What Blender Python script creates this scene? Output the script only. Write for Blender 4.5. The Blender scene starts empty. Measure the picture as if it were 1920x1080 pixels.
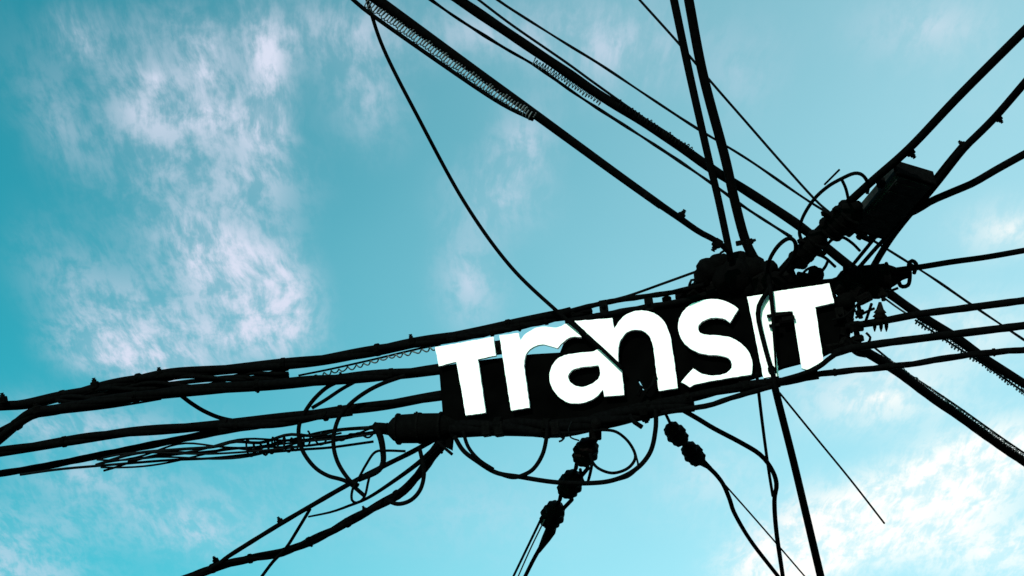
import bpy, bmesh, math, random
from mathutils import Vector, Matrix
random.seed(7)
R = math.radians
SC = bpy.context.scene
COL = SC.collection

# ------------------------------------------------------------------ camera
PITCH, HFOV, CAMZ = R(40), R(42), 1.6
cam_d = bpy.data.cameras.new('camera'); cam = bpy.data.objects.new('camera', cam_d); COL.objects.link(cam)
cam.location = (0, 0, CAMZ); cam.rotation_euler = (R(90) + PITCH, 0, 0)
cam_d.sensor_width = 36; cam_d.angle = HFOV; cam_d.clip_end = 5000; cam_d.clip_start = .05
SC.camera = cam
C0 = Vector((0, 0, CAMZ)); FWD = Vector((0, math.cos(PITCH), math.sin(PITCH)))
RT = Vector((1, 0, 0)); UP = Vector((0, -math.sin(PITCH), math.cos(PITCH)))
FPX = 960 / math.tan(HFOV / 2)
def ray(x, y): return FWD + RT * ((x - 960) / FPX) + UP * ((540 - y) / FPX)
def at_z(x, y, z):                      # where the sight line to a point of the photo meets height z
    r = ray(x, y); return C0 + r * ((z - CAMZ) / r.z)

# ------------------------------------------------------------------ light
SUN_EL, SUN_AZ = R(14), R(203)          # low sun behind the viewer's left shoulder
SC.view_settings.view_transform = 'Standard'; SC.view_settings.look = 'None'
SC.view_settings.exposure = 0.0; SC.cycles.max_bounces = 4; SC.cycles.diffuse_bounces = 2; SC.view_settings.gamma = 1.0
sd = bpy.data.lights.new('sun', 'SUN'); sun = bpy.data.objects.new('sun', sd); COL.objects.link(sun)
sd.energy = 4.6; sd.angle = R(.5); sd.color = (1, .965, .91)
sdir = Vector((math.sin(SUN_AZ) * math.cos(SUN_EL), math.cos(SUN_AZ) * math.cos(SUN_EL), math.sin(SUN_EL)))
sun.rotation_euler = sdir.to_track_quat('Z', 'Y').to_euler(); sun.location = (0, 0, 30)

# ------------------------------------------------------------------ sky
def make_world():
    w = bpy.data.worlds.new('World'); SC.world = w; w.use_nodes = True
    w.cycles.sampling_method = 'MANUAL'; w.cycles.sample_map_resolution = 256
    nt = w.node_tree; N = nt.nodes; L = nt.links; N.clear()
    def lk(a, b):
        if isinstance(a, (int, float)): b.default_value = a
        elif isinstance(a, (tuple, Vector)): b.default_value = tuple(a)
        else: L.new(a, b)
    def m(op, a, b=0., c=None, clamp=False):
        n = N.new('ShaderNodeMath'); n.operation = op; n.use_clamp = clamp
        lk(a, n.inputs[0]); lk(b, n.inputs[1])
        if c is not None: lk(c, n.inputs[2])
        return n.outputs[0]
    def vm(op, a, b=(0, 0, 0)):
        n = N.new('ShaderNodeVectorMath'); n.operation = op; lk(a, n.inputs[0]); lk(b, n.inputs[1])
        return n.outputs['Value'] if op in ('DOT_PRODUCT', 'LENGTH') else n.outputs[0]
    def ss(x, lo, hi):
        n = N.new('ShaderNodeMapRange'); n.interpolation_type = 'SMOOTHSTEP'
        lk(x, n.inputs[0]); n.inputs[1].default_value = lo; n.inputs[2].default_value = hi
        return n.outputs[0]
    def noise(v, scale, detail=6, rough=.55, dist=0.):
        n = N.new('ShaderNodeTexNoise'); lk(v, n.inputs['Vector']); n.inputs['Scale'].default_value = scale
        n.inputs['Detail'].default_value = detail; n.inputs['Roughness'].default_value = rough
        n.inputs['Distortion'].default_value = dist; return n
    def mix(f, a, b):
        n = N.new('ShaderNodeMix'); n.data_type = 'RGBA'; lk(f, n.inputs[0])
        for s, v in ((6, a), (7, b)):
            if isinstance(v, tuple): n.inputs[s].default_value = (*v, 1)
            else: L.new(v, n.inputs[s])
        return n.outputs[2]
    sky = N.new('ShaderNodeTexSky'); sky.sky_type = 'NISHITA'; sky.sun_disc = False
    sky.sun_elevation = SUN_EL; sky.sun_rotation = SUN_AZ; sky.air_density = 1.0; sky.dust_density = .6; sky.ozone_density = 1.0
    tint = N.new('ShaderNodeMix'); tint.data_type = 'RGBA'; tint.blend_type = 'MULTIPLY'; tint.inputs[0].default_value = 1
    L.new(sky.outputs[0], tint.inputs[6]); tint.inputs[7].default_value = (SKY_TINT[0], SKY_TINT[1], SKY_TINT[2], 1)
    base = tint.outputs[2]
    tc = N.new('ShaderNodeTexCoord'); d = tc.outputs['Generated']
    sx = N.new('ShaderNodeSeparateXYZ'); L.new(d, sx.inputs[0])
    dz = m('MAXIMUM', sx.outputs[2], .06)
    cx = N.new('ShaderNodeCombineXYZ'); L.new(m('DIVIDE', sx.outputs[0], dz), cx.inputs[0]); L.new(m('DIVIDE', sx.outputs[1], dz), cx.inputs[1])
    uv = cx.outputs[0]                                   # position on a level cloud sheet one unit up
    def puv(x, y):
        r = ray(x, y); return Vector((r.x / r.z, r.y / r.z, 0))
    # where the cloud banks lie on the sheet
    cov = None
    for (x, y, rx, ry, amp) in CLOUDS:
        c = puv(x, y); a = puv(x + 1, y) - c; b = puv(x, y + 1) - c
        mpn = N.new('ShaderNodeMapping'); L.new(uv, mpn.inputs[0]); s1 = 1 / (a.length * rx * 1.9); s2 = 1 / (b.length * ry * 1.9)
        mpn.inputs['Location'].default_value = (-c.x * s1, -c.y * s2, 0); mpn.inputs['Scale'].default_value = (s1, s2, 1)
        gr = N.new('ShaderNodeTexGradient'); gr.gradient_type = 'QUADRATIC_SPHERE'; L.new(mpn.outputs[0], gr.inputs[0])
        g = m('MULTIPLY', gr.outputs[1], amp * 1.25)
        cov = g if cov is None else m('ADD', cov, g)
    # scattered banks of the same kind over the rest of the sky
    far = m('SUBTRACT', 1, m('EXPONENT', m('MULTIPLY', m('POWER', vm('LENGTH', vm('SUBTRACT', uv, puv(960, 540))), 4), -.9)))
    bank = ss(noise(uv, 1.3, 2).outputs[0], .48, .68)
    cov = m('MINIMUM', m('ADD', cov, m('MULTIPLY', m('MULTIPLY', bank, far), .8)), 1.15)
    wv = noise(uv, 6, 2); off = vm('MULTIPLY', vm('SUBTRACT', wv.outputs[1], (.5, .5, .5)), (.05, .08, 0))
    uw = vm('MULTIPLY', vm('ADD', uv, off), (1.15, .70, 1))
    n1 = noise(uw, 24, 5, .6).outputs[0]
    n2 = noise(vm('MULTIPLY', uw, (1.5, .7, 1)), 60, 4, .65).outputs[0]
    n3 = noise(uw, 8, 2, .5).outputs[0]
    nn = m('ADD', m('ADD', m('MULTIPLY', n1, .54), m('MULTIPLY', n2, .28)), m('MULTIPLY', n3, .18))
    t = ss(nn, .40, .605)
    # thin high haze sheet, thicker toward the right and the horizon
    A = puv(0, 330); B = puv(1900, 690); e = (B - A)
    k = vm('DOT_PRODUCT', vm('SUBTRACT', uv, A), tuple(e / e.length_squared))
    k = m('ADD', k, m('MULTIPLY', m('SUBTRACT', noise(uv, 2.2, 2).outputs[0], .5), .18))
    veil = m('MULTIPLY', ss(k, -.05, 1.05), VEIL_MAX)
    col = mix(veil, base, VEIL_COL)
    warm = ss(k, .55, 1.0)
    dens = m('MULTIPLY', m('MINIMUM', m('MULTIPLY', cov, 1.1), 1.0), m('MINIMUM', m('ADD', m('MULTIPLY', t, .78), m('ADD', .24, m('MULTIPLY', warm, .12))), 1.0))
    ccol = mix(warm, CLOUD_A, CLOUD_B)
    col = mix(dens, col, ccol)
    bg = N.new('ShaderNodeBackground'); L.new(col, bg.inputs[0]); bg.inputs[1].default_value = .1
    out = N.new('ShaderNodeOutputWorld'); L.new(bg.outputs[0], out.inputs[0])
SKY_TINT = (.30, 2.62, 2.14)
VEIL_MAX = .56
VEIL_COL = (6.9, 10.2, 11.2)
CLOUD_A = (7.0, 7.5, 9.0); CLOUD_B = (10.8, 10.7, 10.2)
CLOUDS = [(140, 60, 40, 45, .4), (170, 85, 80, 60, .22), (300, 150, 110, 90, .22), (385, 80, 45, 45, .5), (390, 135, 45, 35, .6), (290, 150, 40, 30, .3), (500, 110, 45, 90, .9), (495, 230, 50, 70, .75),
          (300, 280, 130, 110, .42), (390, 210, 80, 50, .5), (480, 340, 90, 90, .45), (260, 210, 60, 50, .3), (370, 430, 120, 80, .42), (400, 480, 90, 60, .5),
          (525, 550, 65, 90, 1.15), (430, 520, 65, 60, .95), (215, 660, 100, 50, .95), (330, 690, 80, 40, .8), (470, 630, 110, 50, .75), (150, 560, 90, 110, .3), (300, 600, 120, 70, .45), (110, 230, 70, 120, .22), (340, 60, 160, 80, .2), (420, 260, 160, 160, .14), (350, 560, 200, 120, .18), (560, 60, 80, 60, .25),
         
          (660, 60, 120, 90, .42), (690, 190, 70, 90, .38), (900, 60, 160, 60, .4), (1150, 90, 150, 90, .5), (980, 270, 60, 70, .5), (930, 370, 90, 70, .42),
          (880, 530, 60, 90, .5), (1390, 140, 80, 90, .2), (1750, 50, 130, 60, .32), (1660, 985, 170, 75, 1.2), (1520, 1020, 120, 80, 1.05), (1760, 915, 130, 65, 1.15),
          (1870, 850, 120, 65, 1.15), (1890, 430, 90, 50, .55), (1650, 745, 150, 60, .7), (1860, 1040, 140, 70, .6), (1450, 1060, 100, 50, .8), (70, 1000, 180, 60, .2), (450, 940, 260, 110, .14), (230, 950, 200, 70, .2), (100, 800, 160, 60, .25), (160, 890, 120, 40, .3), (1790, 630, 180, 70, .45),
          (370, 1000, 90, 50, .38), (900, 960, 200, 90, .15), (1330, 900, 120, 90, .25), (200, 800, 200, 40, .3)]
make_world()

# ------------------------------------------------------------------ materials
def material(name, col, rough=.6, var=.3, scale=30., bump=.0, metal=0., spec=.3, col2=None):
    mt = bpy.data.materials.new(name); mt.use_nodes = True; nt = mt.node_tree; N = nt.nodes; L = nt.links
    b = N['Principled BSDF']; b.inputs['Roughness'].default_value = rough; b.inputs['Metallic'].default_value = metal
    b.inputs['Specular IOR Level'].default_value = spec
    tc = N.new('ShaderNodeTexCoord'); no = N.new('ShaderNodeTexNoise'); no.inputs['Scale'].default_value = scale
    no.inputs['Detail'].default_value = 6; L.new(tc.outputs['Object'], no.inputs['Vector'])
    rp = N.new('ShaderNodeValToRGB'); rp.color_ramp.elements[0].position = .3; rp.color_ramp.elements[1].position = .72
    c2 = col2 or tuple(c * (1 + var) for c in col)
    rp.color_ramp.elements[0].color = (*[c * (1 - var) for c in col], 1); rp.color_ramp.elements[1].color = (*c2, 1)
    L.new(no.outputs[0], rp.inputs[0]); L.new(rp.outputs[0], b.inputs['Base Color'])
    mr = N.new('ShaderNodeMapRange'); mr.inputs[3].default_value = max(.05, rough - .12); mr.inputs[4].default_value = min(1, rough + .15)
    L.new(no.outputs[0], mr.inputs[0]); L.new(mr.outputs[0], b.inputs['Roughness'])
    if bump:
        bp = N.new('ShaderNodeBump'); bp.inputs['Strength'].default_value = bump; bp.inputs['Distance'].default_value = .01
        n2 = N.new('ShaderNodeTexNoise'); n2.inputs['Scale'].default_value = scale * 3; L.new(tc.outputs['Object'], n2.inputs['Vector'])
        L.new(n2.outputs[0], bp.inputs['Height']); L.new(bp.outputs[0], b.inputs['Normal'])
    return mt
M_CABLE = material('black_cable_jacket', (.0012, .0012, .0013), .85, .5, 40, .25, spec=.01)
M_RUBBER = material('black_rubber', (.0012, .0012, .0012), .9, .4, 25, .4, spec=.01)
M_WIRE = material('dark_weathered_wire', (.0025, .003, .0035), .8, .5, 60, .2, spec=.02)
M_STEEL = material('weathered_steel_strand', (.07, .075, .08), .6, .4, 60, .2, spec=.2)
M_FIT = material('dark_iron_fitting', (.0016, .0015, .0015), .85, .6, 35, .5, spec=.015)
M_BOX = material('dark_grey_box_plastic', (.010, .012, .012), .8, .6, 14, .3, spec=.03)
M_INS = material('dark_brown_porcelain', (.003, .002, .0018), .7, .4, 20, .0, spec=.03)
M_PANEL = material('black_painted_panel', (.0008, .0008, .0008), .9, .5, 6, .3, spec=.0)
M_WHITE = material('white_sign_paint', (.86, .86, .86), .7, .03, 16, .15, spec=.2)
M_ASPH = material('asphalt', (.05, .05, .05), .9, .3, 3, .4)

# ------------------------------------------------------------------ helpers
def tag(o, label=None, cat=None, group=None, kind=None):
    for k, v in (('label', label), ('category', cat), ('group', group), ('kind', kind)):
        if v: o[k] = v
    return o
def empty(name, loc, label, cat, group=None):
    o = bpy.data.objects.new(name, None); COL.objects.link(o); o.location = loc; o.empty_display_size = .1
    return tag(o, label, cat, group)
def wloc(o):
    v = o.location.copy()
    while o.parent: o = o.parent; v += o.location
    return v
def link(name, bm, mat, parent=None, origin=None, smooth=True):
    """bm is in world coordinates; the object's origin becomes its own base point"""
    if origin is None:
        n = len(bm.verts); origin = sum((v.co for v in bm.verts), Vector()) / max(n, 1)
    for v in bm.verts: v.co -= origin
    bmesh.ops.recalc_face_normals(bm, faces=bm.faces)
    me = bpy.data.meshes.new(name); bm.to_mesh(me); bm.free(); me.materials.append(mat)
    if smooth:
        for p in me.polygons: p.use_smooth = True
    o = bpy.data.objects.new(name, me); COL.objects.link(o)
    if parent: o.parent = parent; o.location = origin - wloc(parent)
    else: o.location = origin
    return o
def spline(P, step):
    """Catmull-Rom through points, resampled"""
    P = [Vector(p) for p in P]
    if len(P) == 2: Q = P
    else:
        E = [P[0] * 2 - P[1]] + P + [P[-1] * 2 - P[-2]]; Q = []
        for i in range(1, len(E) - 2):
            a, b, c, d = E[i - 1:i + 3]
            for k in range(10):
                t = k / 10
                Q.append(.5 * ((2 * b) + (c - a) * t + (2 * a - 5 * b + 4 * c - d) * t * t + (3 * b - a - 3 * c + d) * t ** 3))
        Q.append(P[-1])
    out = [Q[0].copy()]; acc = 0
    tot = sum((Q[i + 1] - Q[i]).length for i in range(len(Q) - 1)); n = max(2, int(tot / step)); st = tot / n
    need = st
    for i in range(len(Q) - 1):
        seg = (Q[i + 1] - Q[i]).length
        while seg > 1e-9 and acc + seg >= need - 1e-9 and len(out) < n:
            out.append(Q[i].lerp(Q[i + 1], (need - acc) / seg)); need += st
        acc += seg
    out.append(Q[-1].copy()); return out
def frames(P):
    n = len(P); T = []
    for i in range(n):
        a = P[max(0, i - 1)]; b = P[min(n - 1, i + 1)]; T.append((b - a).normalized())
    ref = Vector((0, 0, 1)) if abs(T[0].z) < .9 else Vector((1, 0, 0))
    u = (ref - T[0] * ref.dot(T[0])).normalized(); F = []
    for t in T:
        u = (u - t * u.dot(t)).normalized(); F.append((t, u, t.cross(u)))
    return F
def sweep(bm, P, rad, seg=8, cap=True):
    F = frames(P); rings = []
    for i, p in enumerate(P):
        r = rad(i / (len(P) - 1)) if callable(rad) else rad
        t, u, v = F[i]
        rings.append([bm.verts.new(p + (u * math.cos(2 * math.pi * k / seg) + v * math.sin(2 * math.pi * k / seg)) * r) for k in range(seg)])
    for a, b in zip(rings, rings[1:]):
        for k in range(seg): bm.faces.new((a[k], a[(k + 1) % seg], b[(k + 1) % seg], b[k]))
    if cap: bm.faces.new(rings[0][::-1]); bm.faces.new(rings[-1])
    return bm
def lathe(bm, a, b, prof, seg=14, rib=0, ribn=8):
    """prof: (t along a->b, radius)"""
    ax = (b - a); t = ax.normalized(); ref = Vector((0, 0, 1)) if abs(t.z) < .9 else Vector((1, 0, 0))
    u = (ref - t * ref.dot(t)).normalized(); v = t.cross(u); rings = []
    for (s, r) in prof:
        rings.append([bm.verts.new(a + ax * s + (u * math.cos(2 * math.pi * k / seg) + v * math.sin(2 * math.pi * k / seg)) * max(r, 1e-4) * (1 + rib * math.cos(2 * math.pi * k * ribn / seg))) for k in range(seg)])
    for p, q in zip(rings, rings[1:]):
        for k in range(seg): bm.faces.new((p[k], p[(k + 1) % seg], q[(k + 1) % seg], q[k]))
    bm.faces.new(rings[0][::-1]); bm.faces.new(rings[-1]); return bm
def obox(bm, c, ex, ey, ez, bev=.12):
    """box with half-axes ex, ey, ez and chamfered edges"""
    b2 = bmesh.new(); bmesh.ops.create_cube(b2, size=2)
    sx, sy, sz = ex.length, ey.length, ez.length
    for w in b2.verts: w.co = Vector((w.co.x * sx, w.co.y * sy, w.co.z * sz))
    bmesh.ops.bevel(b2, geom=b2.edges[:], offset=min(sx, sy, sz) * bev * 2, segments=1, affect='EDGES')
    X, Y, Z = ex.normalized(), ey.normalized(), ez.normalized(); mp = {}
    for w in b2.verts: mp[w] = bm.verts.new(c + X * w.co.x + Y * w.co.y + Z * w.co.z)
    for f in b2.faces: bm.faces.new([mp[w] for w in f.verts])
    b2.free(); return bm
def m_per_px(p): return (p - C0).dot(FWD) / FPX

# ------------------------------------------------------------------ the plane in which the sign hangs (level top edge, tipped forward)
ZTOP, TIP = 6.9, R(20)
SA = at_z(820, 650, ZTOP); SB = at_z(1560, 535, ZTOP)
SE = (SB - SA).normalized()
NH = Vector((SE.y, -SE.x, 0)).normalized()
if NH.dot(C0 - SA) < 0: NH = -NH
SN = (NH * math.cos(TIP) - Vector((0, 0, math.sin(TIP)))).normalized()
SV = SN.cross(SE).normalized()
if SV.z < 0: SV = -SV
def at_s(x, y, off=0.):
    r = ray(x, y); o = SA + SN * off; return C0 + r * ((o - C0).dot(SN) / r.dot(SN))

def path(pts, mode):
    """lay a path of photo points out in the place: level at a height, sloping between two heights, or hanging in the sign's plane"""
    if isinstance(mode, (int, float)): return [at_z(x, y, mode) for x, y in pts]
    k = mode[0]
    if k == 'S':
        return [at_s(x, y, mode[1]) for x, y in pts]
    cum = [0.]
    for a, b in zip(pts, pts[1:]): cum.append(cum[-1] + math.hypot(b[0] - a[0], b[1] - a[1]))
    if k == 'Z':
        return [at_z(x, y, mode[1] + (mode[2] - mode[1]) * c / cum[-1]) for (x, y), c in zip(pts, cum)]
    if k == 'ZS':                        # slopes down to point n, then lies on the sign's face
        n = mode[2]; z1 = at_s(*pts[n], mode[3]).z
        return [at_z(x, y, mode[1] + (z1 - mode[1]) * c / cum[n]) if i < n else at_s(x, y, mode[3]) for i, ((x, y), c) in enumerate(zip(pts, cum))]
    if k == 'L':                         # level with the point where it meets the sign's plane
        z = at_s(*pts[mode[1]], mode[2]).z; sl = mode[3] if len(mode) > 3 else 0.
        c0 = cum[mode[1]]
        return [at_z(x, y, z + sl * abs(c - c0) / 1000) for (x, y), c in zip(pts, cum)]
def extend(P, e0, e1):
    if e0:
        d = (P[0] - P[1]); d.z *= .3; P = [P[0] + d.normalized() * e0] + P
    if e1:
        d = (P[-1] - P[-2]); d.z *= .3; P = P + [P[-1] + d.normalized() * e1]
    return P
def cable(name, label, cat, pts, px, mode, ext=(0, 0), mat=None, taper=None, wob=0., group=None, seg=8, step=.05):
    """a single cable: one swept mesh"""
    P0 = path(pts, mode); mid = P0[len(P0) // 2]; r = px * .5 * m_per_px(mid)
    Q = []
    if 'loop' in name: step = .018
    S = spline(P0, step)
    S = ([S[0] + ((P0[0] - P0[1]) * Vector((1, 1, .6))).normalized() * ext[0]] if ext[0] else []) + S + \
        ([S[-1] + ((P0[-1] - P0[-2]) * Vector((1, 1, .6))).normalized() * ext[1]] if ext[1] else [])
    ph = random.random() * 9
    def rad(t):
        k = 1.
        if taper: k *= taper[0] + (taper[1] - taper[0]) * t
        if wob: k *= 1 + wob * math.sin(t * 61 + ph) * math.sin(t * 23 + 2 * ph)
        return r * k
    bm = sweep(bmesh.new(), S, rad, seg)
    o = link(name, bm, mat or M_CABLE, None, S[len(S) // 2]); tag(o, label, cat, group); o_path[o.name] = S
    return o
o_path = {}
def bundle(name, label, cat, pts, px, mode, ext=(0, 0), n=3, ties=0, twist=1.2, mat=None, spread=.42, step=.06, strand_px=None):
    """a bundle: several strands laid loosely round each other, with ties; the strands and ties are its parts"""
    P0 = path(pts, mode); mid = P0[len(P0) // 2]; Rr = px * .58 * m_per_px(mid)
    S = spline(P0, step)
    S = ([S[0] + ((P0[0] - P0[1]) * Vector((1, 1, .6))).normalized() * ext[0]] if ext[0] else []) + S + \
        ([S[-1] + ((P0[-1] - P0[-2]) * Vector((1, 1, .6))).normalized() * ext[1]] if ext[1] else [])
    e = empty(name, S[len(S) // 2], label, cat); F = frames(S); o_path[e.name] = S
    cum = [0.]
    for a, b in zip(S, S[1:]): cum.append(cum[-1] + (b - a).length)
    rs = Rr * (1 - spread) * 1.12 if strand_px is None else strand_px * .5 * m_per_px(mid)
    for k in range(n):
        ph = 2 * math.pi * k / n + random.random() * .5; Q = []
        for i, p in enumerate(S):
            a = ph + cum[i] * twist * 2 * math.pi + .5 * math.sin(cum[i] * 3.1 + k); rr = (Rr - rs) * (.88 + .12 * math.sin(cum[i] * 2.3 + 2.1 * k))
            if strand_px: rr = (Rr - rs) * (.5 + .5 * math.sin(cum[i] * (2.1 + .8 * k) + 2.1 * k))
            Q.append(p + (F[i][1] * math.cos(a) + F[i][2] * math.sin(a)) * rr)
        link('strand', sweep(bmesh.new(), Q, rs * random.uniform(.85, 1.08), 8), mat or M_CABLE, e)
    for j in range(ties):
        i = int((j + .5 + random.uniform(-.25, .25)) / ties * (len(S) - 1)); i = min(max(i, 1), len(S) - 2)
        t = F[i][0]; w = Rr * .4
        bm = lathe(bmesh.new(), S[i] - t * w, S[i] + t * w, [(0, Rr * .96), (.1, Rr * 1.04), (.9, Rr * 1.04), (1, Rr * .96)], 10)
        d = (F[i][1] * math.cos(j * 2.) + F[i][2] * math.sin(j * 2.))
        obox(bm, S[i] + d * Rr * 1.05, t * w * .5, d * Rr * .16, t.cross(d) * Rr * .2)
        link('cable_tie', bm, M_RUBBER, e, None, False)
    return e
def helix(name, label, cat, pts, mode, px_r, pitch_px, px_w, mat, flat=1., parent=None, seg=5, jit=.12):
    P0 = path(pts, mode); mp = m_per_px(P0[len(P0) // 2]); S = spline(P0, .02); F = frames(S); cum = 0.; Q = []
    for i, p in enumerate(S):
        if i: cum += (p - S[i - 1]).length
    tot = cum; turns = tot / (pitch_px * mp); n = int(turns * 14)
    for j in range(n + 1):
        f = j / n * (len(S) - 1); i = min(int(f), len(S) - 2); p = S[i].lerp(S[i + 1], f - i); t, u, v = F[i]
        a = 2 * math.pi * turns * j / n + jit * 2 * math.sin(j * .11); k = 1 + jit * math.sin(j * .37) + jit * .6 * math.sin(j * .143 + 1)
        Q.append(p + (u * math.cos(a) + v * math.sin(a) * flat) * px_r * mp * k)
    o = link(name, sweep(bmesh.new(), Q, px_w * .5 * mp, seg), mat, parent)
    if not parent: tag(o, label, cat)
    return o
def clip(parent, x, y, mode, px, dirpx=(0, -1), along=(1, -.2), name='clamp'):
    """small two-plate cable clamp with a bolt; part of the cable it grips"""
    p = path([(x, y)], mode if mode[0] == 'S' else mode[1])[0] if isinstance(mode, tuple) else at_z(x, y, mode)
    mp = m_per_px(p); al = (RT * along[0] - UP * along[1]).normalized(); dn = (RT * dirpx[0] - UP * dirpx[1]); dn = (dn - al * dn.dot(al)).normalized()
    w = al.cross(dn); s = px * mp
    bm = bmesh.new(); obox(bm, p, al * s * .55, dn * s * .55, w * s * .6); obox(bm, p + dn * s * .6, al * s * .3, dn * s * .3, w * s * .35)
    lathe(bm, p + dn * s * .3, p + dn * s * 1.15, [(0, s * .2), (.8, s * .2), (.82, s * .3), (1, s * .26)], 6)
    return link(name, bm, M_FIT, parent, None, False)

# ------------------------------------------------------------------ ground (below the view; the place stands on it)
bm = bmesh.new(); bmesh.ops.create_grid(bm, x_segments=4, y_segments=4, size=1500)
tag(link('ground', bm, M_ASPH, None, Vector((0, 0, 0)), False), 'grey asphalt street surface below the overhead cables', None, None, 'structure')

# ------------------------------------------------------------------ the sign
sign = empty('hanging_sign', at_s(1190, 790, 0), 'long black sign with white letters reading TransIT hung among the cables', 'sign')
def uv_s(x, y, off): p = at_s(x, y, off) - SA; return p.dot(SE), p.dot(SV)
def plate(name, polys, off, depth, mat, bev=0., parent=None, label=None):
    """flat cut-out of real thickness in the sign's plane; polys are closed outlines, the later ones holes"""
    cu = bpy.data.curves.new(name, 'CURVE'); cu.dimensions = '2D'; cu.fill_mode = 'BOTH'; cu.extrude = depth / 2; cu.bevel_depth = bev; cu.bevel_resolution = 1
    for pl in polys:
        pp = [uv_s(x, y, off) for x, y in pl]
        sp = cu.splines.new('POLY'); sp.points.add(len(pp) - 1); sp.use_cyclic_u = True
        for q, (u, v) in zip(sp.points, pp): q.co = (u, v, 0, 1)
    ob = bpy.data.objects.new('tmp', cu); COL.objects.link(ob)
    dg = bpy.context.evaluated_depsgraph_get(); me = bpy.data.meshes.new_from_object(ob.evaluated_get(dg))
    bpy.data.objects.remove(ob)
    for v in me.vertices: v.co = SA + SE * v.co.x + SV * v.co.y + SN * (off + v.co.z)
    b = bmesh.new(); b.from_mesh(me); bpy.data.meshes.remove(me)
    o = link(name, b, mat, parent, None, False)
    if label: o['label'] = label
    return o
def smooth(pts, k=5):
    """outline with Catmull-Rom between points; a point with a third item is a sharp corner"""
    n = len(pts); out = []
    for i in range(n):
        b, c = pts[i], pts[(i + 1) % n]
        a = b if len(b) > 2 else pts[i - 1]; d = c if len(c) > 2 else pts[(i + 2) % n]
        if len(b) > 2 and len(c) > 2: out.append(b[:2]); continue
        for j in range(k):
            t = j / k
            out.append(tuple(.5 * (2 * b[q] + (c[q] - a[q]) * t + (2 * a[q] - 5 * b[q] + 4 * c[q] - d[q]) * t * t + (3 * b[q] - a[q] - 3 * c[q] + d[q]) * t ** 3) for q in (0, 1)))
    return out
def rough(pl, step=6., amp=.42):
    out = []
    for i, a in enumerate(pl):
        b = pl[(i + 1) % len(pl)]; n = max(1, int(math.hypot(b[0] - a[0], b[1] - a[1]) / step))
        for j in range(n):
            out.append((a[0] + (b[0] - a[0]) * j / n + random.uniform(-amp, amp), a[1] + (b[1] - a[1]) * j / n + random.uniform(-amp, amp)))
    return out
def z4(*p): return [(780 + q[0] / 3.177, 480 + q[1] / 3.177) + tuple(q[2:]) for q in p]
def z5(*p): return [(1180 + q[0] / 3.374, 440 + q[1] / 3.374) + tuple(q[2:]) for q in p]
PANEL = [(826, 690), (880, 681), (940, 674), (1000, 667), (1052, 664), (1075, 606), (1180, 590), (1290, 568), (1330, 548), (1445, 535), (1558, 526), (1568, 560),
         (1574, 620), (1572, 652), (1532, 672), (1470, 688), (1440, 700), (1300, 742), (1200, 768), (1050, 790), (850, 800), (846, 842), (838, 838)]
plate('panel', [PANEL, [(1195, 713), (1199, 712), (1211, 733), (1206, 735)], [(1222, 713), (1229, 706), (1226, 724), (1219, 732)]], -.05, .05, M_PANEL, .004, sign)
LD, LO = .022, .004
c = 1
T1 = z4((118, 548, c), (462, 486, c), (478, 595, c), (370, 618, c), (418, 935, c), (300, 952, c), (245, 632, c), (140, 658, c))
RR = z4((500, 478, c), (612, 462, c), (622, 508, c), (650, 474), (700, 440), (760, 424), (840, 430), (898, 406, c), (935, 404, c), (985, 484, c), (925, 486), (882, 512), (845, 552, c), (765, 530), (715, 538), (672, 566), (650, 612), (645, 660, c), (680, 905, c), (570, 922, c))
AO = z4((1062, 572, c), (1086, 556, c), (1150, 600, c), (1224, 660, c), (1242, 830, c), (1125, 840, c), (1116, 795, c), (1070, 845), (1000, 875), (920, 878), (850, 838), (806, 770), (800, 700), (830, 632), (885, 596), (960, 583))
AI = z4((1090, 652, c), (1100, 690), (1088, 735), (1040, 770), (980, 784), (930, 765), (907, 728), (925, 688), (980, 666), (1040, 660))
NN = z4((948, 392, c), (1170, 374, c), (1182, 440, c), (1235, 368), (1310, 332), (1400, 338), (1470, 385), (1512, 470), (1528, 560), (1560, 790, c), (1448, 806, c), (1425, 620), (1410, 520), (1375, 462), (1320, 442), (1258, 458), (1215, 515), (1204, 590), (1207, 636, c))
SS = z5((690, 475, c), (638, 560, c), (600, 535), (535, 528), (475, 545), (438, 580), (445, 622), (485, 638), (560, 642), (640, 656), (710, 695), (760, 755), (778, 820), (772, 886, c), (660, 905), (560, 922), (430, 946), (385, 966, c), (330, 935, c), (405, 850, c), (460, 884), (530, 896), (605, 884), (645, 852), (650, 815), (628, 784), (580, 768), (500, 762), (430, 746), (365, 705), (325, 648), (312, 580), (330, 510), (378, 455), (450, 424), (540, 412), (625, 432))
II = z5((748, 398, c), (884, 376, c), (945, 898, c), (850, 908, c))
T2 = z5((905, 366, c), (1265, 313, c), (1295, 434, c), (1175, 460, c), (1222, 768, c), (1228, 800, c), (1130, 858, c), (1092, 848, c), (1035, 488, c), (925, 492, c))
for nm, pl, o in (('T', [T1], 0), ('r', [RR], 0), ('a', [AO, AI], .004), ('n', [NN], .008), ('s', [SS], 0), ('I', [II], 0), ('T', [T2], 0)):
    plate('letter', [rough(smooth(q)) for q in pl], LO + LD / 2 + o, LD, M_WHITE, .0015, sign, 'white letter ' + nm)
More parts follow.
